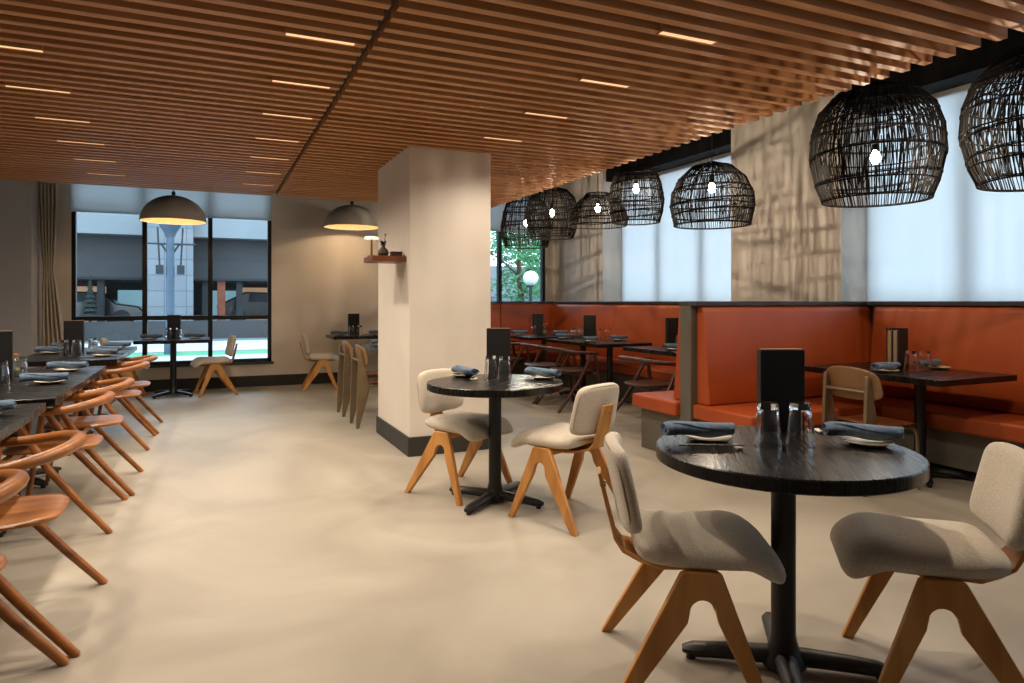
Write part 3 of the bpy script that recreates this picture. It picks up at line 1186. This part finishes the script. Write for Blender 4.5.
def make_rest():
    mb = MB()
    mb.prism([(-.028, .0), (.028, .0), (.030, .010), (.018, .0085), (0, .006), (-.018, .0085), (-.030, .010)], lambda u, v, t: (u, t, v), -.009, .009)
    return tag(mb.build('chopstick_rest', M['white_rest'], None, bevel=.002), 'x', 'chopstick rest')


def make_chopstick():
    mb = MB().tube([(-.115, 0, 0), (0, 0, 0), (.11, 0, 0)], [.0032, .0028, .0018], 8)
    return tag(mb.build('chopstick', M['black_metal'], None), 'x', 'chopstick')


KT, KP, KN, KH, KRs, KCh = (Kind(f) for f in (make_tumbler, make_plate, make_napkin, make_menu_holder, make_rest, make_chopstick))
TZ = .751


def napkin(p0, p1, where, plate=True, group=None, lift=.017, zoff=0):
    (x0, y0), (x1, y1) = p0, p1
    cx, cy = (x0 + x1) / 2, (y0 + y1) / 2
    a = math.atan2(y1 - y0, x1 - x0)
    if plate:
        KP.put((cx, cy, TZ), 0, 'cream side plate under the napkin %s' % where, 'cream side plates')
    KN.put((cx, cy, TZ + (lift if plate else 0.001)), a, 'rolled slate blue napkin %s' % where, 'rolled blue napkins')


def fixnap(cx, cy, deg, where, plate=True, poff=(0, 0)):
    a = math.radians(deg)
    if plate:
        KP.put((cx + poff[0], cy + poff[1], TZ), 0, 'cream side plate under the napkin %s' % where, 'cream side plates')
    KN.put((cx, cy, TZ + .0165), a, 'rolled slate blue napkin %s' % where, 'rolled blue napkins')


def glasses(pts, where):
    nm = ['left tumbler %s', 'right tumbler %s', 'third tumbler %s'] if len(pts) > 1 else ['single tumbler %s']
    for i, (x, y) in enumerate(pts):
        KT.put((x, y, TZ), .3 * i, 'upturned clear ' + nm[i] % where, 'upturned clear tumblers')


def menu(x, y, deg, where):
    KH.put((x, y, TZ), math.radians(deg), 'upright black menu holder ' + where, 'black menu holders')


def rest(x, y, deg, where, sticks=True):
    a = math.radians(deg)
    KRs.put((x, y, TZ), a + PI / 2, 'small white chopstick rest ' + where, 'white chopstick rests')
    if sticks:
        for k, nm in ((-1, 'nearer'), (1, 'farther')):
            KCh.put((x - math.cos(a) * .085 - math.sin(a) * .006 * k, y - math.sin(a) * .085 + math.cos(a) * .006 * k, TZ + .0105), a,
                    '%s black chopstick of the pair on the rest %s' % (nm, where), 'black chopsticks')


# front round table
w1 = 'on the front round table'
fixnap(1.60, 1.925, -24, 'at the left of the front round table', poff=(.045, .0))
fixnap(2.10, 1.655, -44, 'at the right of the front round table', poff=(-.005, -.02))
glasses([(1.785, 1.785), (1.885, 1.735)], w1)
menu(2.0, 1.935, -27, 'behind the tumblers on the front round table')
rest(1.64, 1.775, -27, 'on the front round table')
rest(2.13, 1.87, 150, 'behind the right napkin on the front round table', False)
# second round table
fixnap(1.55, 4.20, -78, 'at the left of the round table by the pillar', poff=(-.0, .03))
fixnap(1.97, 3.90, -60, 'at the right of the round table by the pillar')
glasses([(1.69, 4.09), (1.745, 3.99)], 'on the round table by the pillar')
menu(1.81, 4.24, -25, 'behind the tumblers on the round table by the pillar')
rest(1.55, 4.03, -60, 'on the round table by the pillar', False)
# near booth table
glasses([(4.60, 3.24), (4.70, 3.21)], 'on the near booth table')
fixnap(4.38, 3.27, 4, 'at the left of the near booth table')
fixnap(4.90, 3.32, 3, 'at the right of the near booth table', poff=(.04, -.05))
bh = thing('menu_holder', 'black menu holder with open side showing tan booklets on the near booth table', 'menu holder', (4.70, 3.42, TZ), math.radians(10))
MB().box(-.07, .07, -.045, -.040, 0, .30).build('front_board', M['menu'], bh, smooth=False)
MB().box(-.07, .07, .040, .045, 0, .30).build('rear_board', M['menu'], bh, smooth=False)
MB().box(-.07, .07, -.040, .040, 0, .008).box(-.07, .07, -.003, .003, .008, .30).build('divider', M['menu'], bh, smooth=False)
for k, dy in enumerate((-.021, .021)):
    o = MB().box(-.075, .06, -.012, .012, 0, .275).build('menu_booklet', M['paper'], None, smooth=False)
    a = math.radians(10)
    o.location = (4.70 - math.sin(a) * dy, 3.42 + math.cos(a) * dy, TZ + .009)
    o.rotation_euler = (0, 0, a)
    tag(o, '%s tan booklet standing in the menu holder on the near booth table' % ('right hand' if k == 0 else 'left hand'), 'menu')
rest(4.52, 3.40, 20, 'on the near booth table', False)
# left row, near table
fixnap(-.90, 3.60, 15, 'at the far corner of the nearest left table')
# left row, middle table
fixnap(-.90, 4.87, 8, 'at the near end of the middle left table', poff=(.02, .04))
fixnap(-.92, 5.72, 0, 'at the far end of the middle left table')
glasses([(-1.13, 4.93), (-1.10, 5.25)], 'on the middle left table')
menu(-1.19, 5.10, 8, 'at the left edge of the photo on the middle left table')
# left row, far table
glasses([(-1.21, 7.36), (-1.10, 7.30), (-1.02, 7.66)], 'on the farthest left table')
menu(-1.17, 7.62, 0, 'behind the tumblers on the farthest left table')
fixnap(-1.36, 8.35, 0, 'at the far left corner of the farthest left table')
fixnap(-1.38, 7.72, 0, 'at the near left of the farthest left table')
fixnap(-.88, 8.25, 0, 'at the far right of the farthest left table')
fixnap(-.88, 7.55, 0, 'at the near right of the farthest left table')
fixnap(-.88, 7.15, 0, 'nearest the camera on the farthest left table', True)
# window table
menu(-.42, 10.22, 0, 'on the small table at the street window')
glasses([(-.475, 10.06), (-.36, 10.06)], 'on the small table at the street window')
fixnap(-.68, 10.05, 0, 'at the left of the street window table')
fixnap(-.16, 10.05, 0, 'at the right of the street window table')
# far wall table
menu(2.0, 10.25, 0, 'on the far wall table left of the pillar')
glasses([(1.93, 10.06), (2.05, 10.06)], 'on the far wall table')
fixnap(1.76, 10.05, 0, 'at the left of the far wall table')
fixnap(2.32, 10.05, 0, 'at the right of the far wall table')
# table behind pillar
fixnap(1.80, 7.60, 0, 'on the table behind the pillar, farther one')
fixnap(1.84, 6.95, 0, 'on the table behind the pillar, nearer one')
# long booth
menu(4.78, 6.2, 0, 'on the long booth table closest to the partition')
glasses([(4.52, 5.75)], 'on the long booth table closest to the partition')
fixnap(4.36, 5.62, 0, 'on the long booth table closest to the partition')
menu(4.70, 7.88, -25, 'on the middle booth table')
glasses([(4.38, 7.76), (4.51, 7.80)], 'left of the menu on the middle booth table')
glasses([(4.64, 7.55), (4.78, 7.55)], 'right of the menu on the middle booth table')
fixnap(4.36, 7.98, 0, 'at the far end of the middle booth table')
fixnap(4.30, 7.20, 20, 'at the near end of the middle booth table')
fixnap(4.80, 7.32, 0, 'at the booth side of the middle booth table')
menu(4.52, 9.1, -20, 'on the farthest booth table')
glasses([(4.38, 8.95)], 'on the farthest booth table')
fixnap(4.25, 9.15, 0, 'at the left of the farthest booth table')
fixnap(4.80, 8.9, 0, 'at the right of the farthest booth table')


# small flower arrangements
def posy(loc, label, flower_mat, seed):
    rnd = random.Random(seed)
    root = thing('flower_vase', label, 'vase of flowers', loc)
    MB().lathe([(.0001, 0), (.028, .002), (.038, .025), (.036, .05), (.020, .068), (.018, .075), (.015, .07), (.0001, .06)], 20).build('vase', M['vase'], root)
    stm = MB()
    heads = []
    for k in range(5):
        a = rnd.uniform(0, 6.28)
        r = rnd.uniform(.015, .04)
        h = rnd.uniform(.11, .17)
        stm.tube([(0, 0, .05), (r * .4 * math.cos(a), r * .4 * math.sin(a), .09), (r * math.cos(a), r * math.sin(a), h)], .0015, 5)
        heads.append((r * math.cos(a), r * math.sin(a), h))
    stm.build('stem', M['foliage'], root)
    for h in heads:
        f = MB()
        for q in range(7):
            a = 2 * PI * q / 7
            c, s = math.cos(a), math.sin(a)
            f.add([(h[0], h[1], h[2]), (h[0] + .010 * math.cos(a + .4), h[1] + .010 * math.sin(a + .4), h[2] + .006),
                   (h[0] + .020 * c, h[1] + .020 * s, h[2] + .010), (h[0] + .010 * math.cos(a - .4), h[1] + .010 * math.sin(a - .4), h[2] + .006)],
                  [(0, 1, 2, 3)])
        f.lathe([(.0001, -.004), (.006, 0), (.006, .006), (.0001, .009)], 8, h)
        f.build('flower', flower_mat, root)
    return root


posy((-1.16, 5.38, TZ), 'small olive vase of yellow flowers on the middle left table', M['yellow'], 3)
posy((4.55, 8.92, TZ), 'small vase of pale flowers on the farthest booth table', M['plate'], 5)
posy((4.58, 7.92, TZ), 'small vase of green sprigs on the middle booth table', M['foliage'], 6)

# ------------------------------------------------------------------ wall shelf on the pillar
sx0, sx1 = 1.20, 1.478
MB_ = MB().box(sx0, sx1, 5.38, 5.72, 1.575, 1.62)
sh = tag(MB_.build('wall_shelf', M['shelf'], None, bevel=.003), 'small brown wooden shelf fixed to the left face of the pillar', 'shelf')
tl = thing('table_lamp', 'small brass mushroom lamp with white top on the pillar shelf', 'lamp', (1.25, 5.64, 1.621))
MB().lathe([(.0001, 0), (.035, 0), (.035, .012), (.010, .018), (.008, .15), (.0001, .15)], 24).build('stem', M['brass'], tl)
MB().lathe([(.0001, .150), (.058, .150), (.062, .158), (.050, .172), (.0001, .178)], 28).build('lamp_shade', M['globe'], tl)
vs_ = thing('flower_vase', 'brown stoneware vase with a dried flower on the pillar shelf', 'vase of flowers', (1.315, 5.50, 1.621))
MB().lathe([(.0001, 0), (.036, .002), (.046, .025), (.040, .05), (.016, .075), (.014, .085), (.024, .10), (.0001, .095)], 24).build('vase', M['vase_dark'], vs_)
MB().tube([(0, 0, .09), (.01, 0, .13), (.018, 0, .175)], .002, 5).build('stem', M['conifer'], vs_)
f = MB()
for q in range(9):
    a = 2 * PI * q / 9
    f.add([(.018, 0, .172), (.018 + .012 * math.cos(a + .35), .012 * math.sin(a + .35), .182), (.018 + .024 * math.cos(a), .024 * math.sin(a), .18),
           (.018 + .012 * math.cos(a - .35), .012 * math.sin(a - .35), .182)], [(0, 1, 2, 3)])
f.lathe([(.0001, -.006), (.008, 0), (.008, .01), (.0001, .014)], 10, (.018, 0, .175))
f.build('flower', M['brass'], vs_)
lf = MB()
for q in range(6):
    a = q * 1.05
    c, s = math.cos(a), math.sin(a)
    lf.add([(0, 0, .095), (.018 * c - .01 * s, .018 * s + .01 * c, .115), (.036 * c, .036 * s, .12 + .01 * (q % 3)), (.018 * c + .01 * s, .018 * s - .01 * c, .115)], [(0, 1, 2, 3)])
lf.build('leaf', M['conifer'], vs_)
bx = thing('keepsake_box', 'low brown lidded box beside the vase on the pillar shelf', 'box', (1.415, 5.47, 1.621))
MB().box(-.045, .045, -.03, .03, 0, .028).build('body', M['vase_dark'], bx, bevel=.004)
MB().box(-.048, .048, -.033, .033, .029, .040).build('lid', M['vase_dark'], bx, bevel=.004)

# ------------------------------------------------------------------ curtain
def curtain_fn(off):
    def fn(u, v):
        z = 3.08 - v * 3.04
        zt = 1.62
        if z > zt:
            t = (z - zt) / (3.08 - zt)
            wdt = .05 + .05 * min(1, t * 1.6) ** .7
            cx = -1.86 - .01 * min(1, t * 1.5)
        else:
            t = (zt - z) / zt
            wdt = .05 + .10 * min(1, t * 1.1) ** .6
            cx = -1.86 + .075 * min(1, t * 1.2)
        x = cx + (u - .5) * 2 * wdt
        pin = min(1, abs(z - zt) * 1.6) * .7 + .3
        y = 10.3 + .03 * pin * math.sin(u * 5 * 2 * PI + math.sin(z * 2)) + off
        return (x, y, z)
    return fn


cu = thing('curtain', 'beige linen curtain tied back left of the street window', 'curtain', (0, 0, 0))
cl = MB().sheet(curtain_fn(0), 90, 60).build('cloth', M['curtain'], cu, angle=80)
sm = cl.modifiers.new('solid', 'SOLIDIFY')
sm.thickness = .004
MB().tube([(-1.86 + .060 * math.cos(a), 10.3 + .05 * math.sin(a), 1.62 + .008 * math.sin(a)) for a in [2 * PI * k / 24 for k in range(24)]],
          .009, 8, closed=True).build('tie_band', M['curtain'], cu)
MB().tube([(-1.975, 10.3, 3.09), (-1.60, 10.3, 3.09)], .012, 10).build('curtain_rod', M['black_metal'], cu)

# ------------------------------------------------------------------ outdoors
GZ = -.15
g = MB().box(-40, 50, YF + .25, 60, GZ - .1, GZ)
tag(g.build('street', M['asphalt'], None, smooth=False), 'grey street outside the far windows', 'street', None, 'structure')
g = MB().box(-40, 4.0, 11.2, 19.2, GZ, GZ + .01)
tag(g.build('pavement', M['pavement'], None, smooth=False), 'pale pavement in front of the street window', 'pavement', None, 'structure')
g = MB().box(-40, 4.0, 21.0, 26.0, GZ, GZ + .008)
tag(g.build('pavement', M['pavement'], None, smooth=False), 'pale road surface beyond the green lane', 'pavement', None, 'structure')
g = MB().box(-40, 4.0, 19.25, 20.6, GZ, GZ + .01)
tag(g.build('bike_lane', M['bike_green'], None, smooth=False), 'green painted cycle lane stripe in the street', 'cycle lane', None, 'structure')
# white painted arrow
ar = MB()
ar.prism([(-.9, .0), (-.1, .55), (-.1, .2), (.9, .2), (.9, -.2), (-.1, -.2), (-.1, -.55)], lambda u, v, t: (.55 + v * .9, 23.0 + u * 1.3, t), GZ + .009, GZ + .013)
tag(ar.build('road_arrow', M['road_white'], None, smooth=False), 'white arrow painted on the street surface', 'road marking')

bd = thing('building', 'grey building with pale concrete canopy and tiled pylon across the street', 'building', (0, 31, GZ))
MB().box(-22, 4.6, -1.6, .2, 3.95, 4.75).build('canopy', M['concrete_band'], bd, smooth=False)
MB().box(-22, 4.6, -.8, .2, 2.35, 3.95).build('fascia', M['facade_grey'], bd, smooth=False)
MB().box(-22, 4.6, .2, 6, 4.75, 8.5).build('upper_wall', M['concrete_band'], bd, smooth=False)
MB().box(-22, 4.6, 3.2, 3.6, 0, 2.35).build('rear_wall', M['facade_dark'], bd, smooth=False)
MB().box(-22, 4.6, -.8, 3.6, 2.25, 2.35).build('soffit', M['facade_dark'], bd, smooth=False)
for x in (-5.2, 2.6):
    MB().box(x - 1.15, x + 1.15, 2.9, 3.15, .35, 2.05).build('lit_bay', M['warm_win'], bd, smooth=False)
for x in (-2.9, -8.2, 0.6):
    MB().box(x - .7, x + .7, 3.0, 3.15, .4, 1.9).build('shop_window', M['cool_win'], bd, smooth=False)
for x in (-9.5, -6.8, -3.8, -.1, 1.2, 4.0):
    MB().box(x - .12, x + .12, -.6, -.3, 0, 2.3).build('pillar', M['facade_dark'], bd, smooth=False)
MB().box(.35, .65, -.7, -.4, 0, 2.9).build('rust_panel', M['copper'], bd, smooth=False)
MB().box(-2.06, -.52, -2.4, -1.7, 0, 5.0).build('tiled_pylon', M['tiles'], bd, smooth=False)
mb = MB()
for x in (-20, -16, -12, -8, -4, 0):
    mb.box(x - .05, x + 2.6, .12, .19, 5.0, 6.0)
mb.build('window_row', M['facade_dark'], bd, smooth=False)
MB().box(-22, 4.6, -3.2, -3.0, 0, .68).build('low_wall', M['facade_grey'], bd, smooth=False)
MB().box(-22, 4.6, -3.0, 3.2, 0, .40).build('forecourt', M['asphalt'], bd, smooth=False)
tg = thing('side_tower', 'pale tower edge at the left side of the street window view', 'building', (-4.55, 27.5, GZ))
MB().box(-.25, .15, -.3, .3, 0, 6.5).build('tower_wall', M['concrete_band'], tg, smooth=False)
mb = MB()
for k in range(8):
    mb.box(-.28, .18, -.33, -.3, .6 + k * .7, .68 + k * .7)
mb.build('tower_band', M['facade_grey'], tg, smooth=False)

# street lamp
sl = thing('street_lamp', 'blue grey street lamp post right outside the street window', 'street lamp', (-.91, 20.0, GZ))
MB().lathe([(.0001, 0), (.15, 0), (.15, .3), (.11, .4), (.10, 3.05), (.09, 3.1), (.0001, 3.1)], 24).build('post', M['steel_post'], sl)
MB().lathe([(.09, 3.08), (.12, 3.12), (.15, 3.22), (.26, 3.40), (.27, 3.48), (.20, 3.55), (.0001, 3.58)], 24).build('lamp_head', M['steel_post'], sl)
for s_ in (-1, 1):
    MB().tube([(s_ * .02, 0, 2.6), (s_ * .2, 0, 2.9), (s_ * .28, 0, 2.9)], .025, 8).tube(
        [(s_ * .30, 0, 3.35), (s_ * .25, 0, 2.35)], .022, 8).build('bracket', M['facade_dark'], sl)
    MB().box(s_ * .25 - .09, s_ * .25 + .09, -.07, .07, 2.12, 2.36).build('signal_box', M['facade_dark'], sl, bevel=.01)
MB().tube([(-.62, 0, 2.92), (.62, 0, 2.92)], .022, 8).build('crossbar', M['facade_dark'], sl)


def make_car():
    root = thing('car', 'x', 'car')
    prof = [(-2.2, .25), (2.2, .25), (2.25, .55), (2.0, .80), (1.2, .92), (.6, 1.38), (-1.1, 1.42), (-1.9, 1.0), (-2.25, .85)]
    MB().prism(prof, lambda u, v, t: (u, t, v), -.85, .85).build('body', M['car'], root, bevel=.06, segs=3)
    for s in (-1, 1):
        MB().prism([(-1.0, .98), (.75, .98), (.45, 1.32), (-.95, 1.34)], lambda u, v, t: (u, s * .862 + t, v), -.006, .006).build('side_window', M['facade_dark'], root, smooth=False)
        for x in (-1.4, 1.4):
            MB().tube([(x, s * .70, .33), (x, s * .88, .33)], .33, 24).build('wheel', M['black_metal'], root)
    return root


KCar = Kind(make_car)
KCar.put((-4.6, 32.4, GZ + .401), 0, 'dark parked car across the street, left of the tiled pylon', 'parked cars')
KCar.put((2.6, 32.5, GZ + .401), 0, 'dark parked car across the street, at the right of the window view', 'parked cars')


def make_conifer():
    root = thing('conifer', 'x', 'tree')
    mb = MB()
    for k in range(9):
        z = .3 + k * .17
        r = .34 * (1 - k / 9.5)
        mb.lathe([(r, z), (r * .55, z + .12), (.02, z + .30)], 14, rf=lambda a, z_: 1 + .18 * math.sin(7 * a + z_ * 20))
    mb.build('foliage', M['conifer'], root)
    MB().tube([(0, 0, 0), (0, 0, .4)], .05, 8).build('trunk', M['copper'], root)
    return root


KF = Kind(make_conifer)
KF.put((-4.75, 29.0, GZ + .401), 0, 'small dark conifer in the street view, left of the pair', 'pair of small conifers')
KF.put((-3.95, 29.0, GZ + .401), .7, 'small dark conifer in the street view, right of the pair', 'pair of small conifers')


def tree(x, y, h, seed, label, cr=1.6):
    rnd = random.Random(seed)
    root = thing('tree', label, 'tree', (x, y, GZ), 0, 'leafy trees outside the far right window')
    t = MB().tube([(0, 0, 0), (.05, .02, h * .35), (-.04, 0, h * .6), (0, 0, h * .85)], [.13, .10, .07, .03], 10)
    for k in range(7):
        a = rnd.uniform(0, 6.28)
        z = h * rnd.uniform(.35, .7)
        t.tube([(0, 0, z), (.6 * math.cos(a), .6 * math.sin(a), z + .5), (1.1 * math.cos(a), 1.1 * math.sin(a), z + .8)], [.04, .025, .01], 6)
    t.build('trunk', M['walnut'], root)
    lv = MB()
    for k in range(3400):
        while True:
            p = Vector((rnd.uniform(-1, 1), rnd.uniform(-1, 1), rnd.uniform(-1, 1)))
            if .35 < p.length < 1 and math.sin(p.x * 5 + seed) + math.sin(p.y * 6) + math.sin(p.z * 7 + 1) > -.6:
                break
        c = Vector((p.x * cr, p.y * cr, h * .70 + p.z * cr * 1.05))
        u = Vector((rnd.uniform(-1, 1), rnd.uniform(-1, 1), rnd.uniform(-.5, .5))).normalized()
        v = u.orthogonal().normalized()
        s = rnd.uniform(.05, .10)
        lv.add([c - u * s, c + v * s * .5, c + u * s, c - v * s * .5], [(0, 1, 2, 3)])
    lv.build('foliage', M['foliage'], root, smooth=False)


tree(8.6, 18.5, 4.2, 1, 'leafy green tree directly behind the far right window', 1.5)
tree(5.6, 17.2, 4.6, 2, 'leafy green tree at the left side of the far right window', 1.2)
tree(11.5, 22.5, 4.8, 3, 'leafy green tree farther back behind the far right window', 1.8)
lp = thing('globe_lamp', 'white globe street lamp among the trees outside the far right window', 'street lamp', (7.55, 15.6, GZ))
MB().lathe([(.0001, 0), (.10, 0), (.09, .2), (.045, .3), (.04, 1.75), (.07, 1.82), (.0001, 1.84)], 20).build('post', M['facade_dark'], lp)
MB().lathe([(.0001, 1.82)] + [(.2 * math.sin(PI * k / 12), 2.0 - .19 * math.cos(PI * k / 12)) for k in range(1, 12)] + [(.0001, 2.19)], 24).build('globe', M['globe_out'], lp)
wl = thing('building', 'pale low building with railings behind the trees', 'building', (12, 28, GZ))
MB().box(-6, 16, 0, 1, 0, 3.0).build('wall', M['concrete_band'], wl, smooth=False)
mb = MB()
for k in range(44):
    mb.box(-6 + k * .5, -5.96 + k * .5, -.2, -.16, 0, 1.6)
mb.box(-6, 16, -.2, -.16, 1.56, 1.62)
mb.build('railing', M['steel_post'], wl, smooth=False)
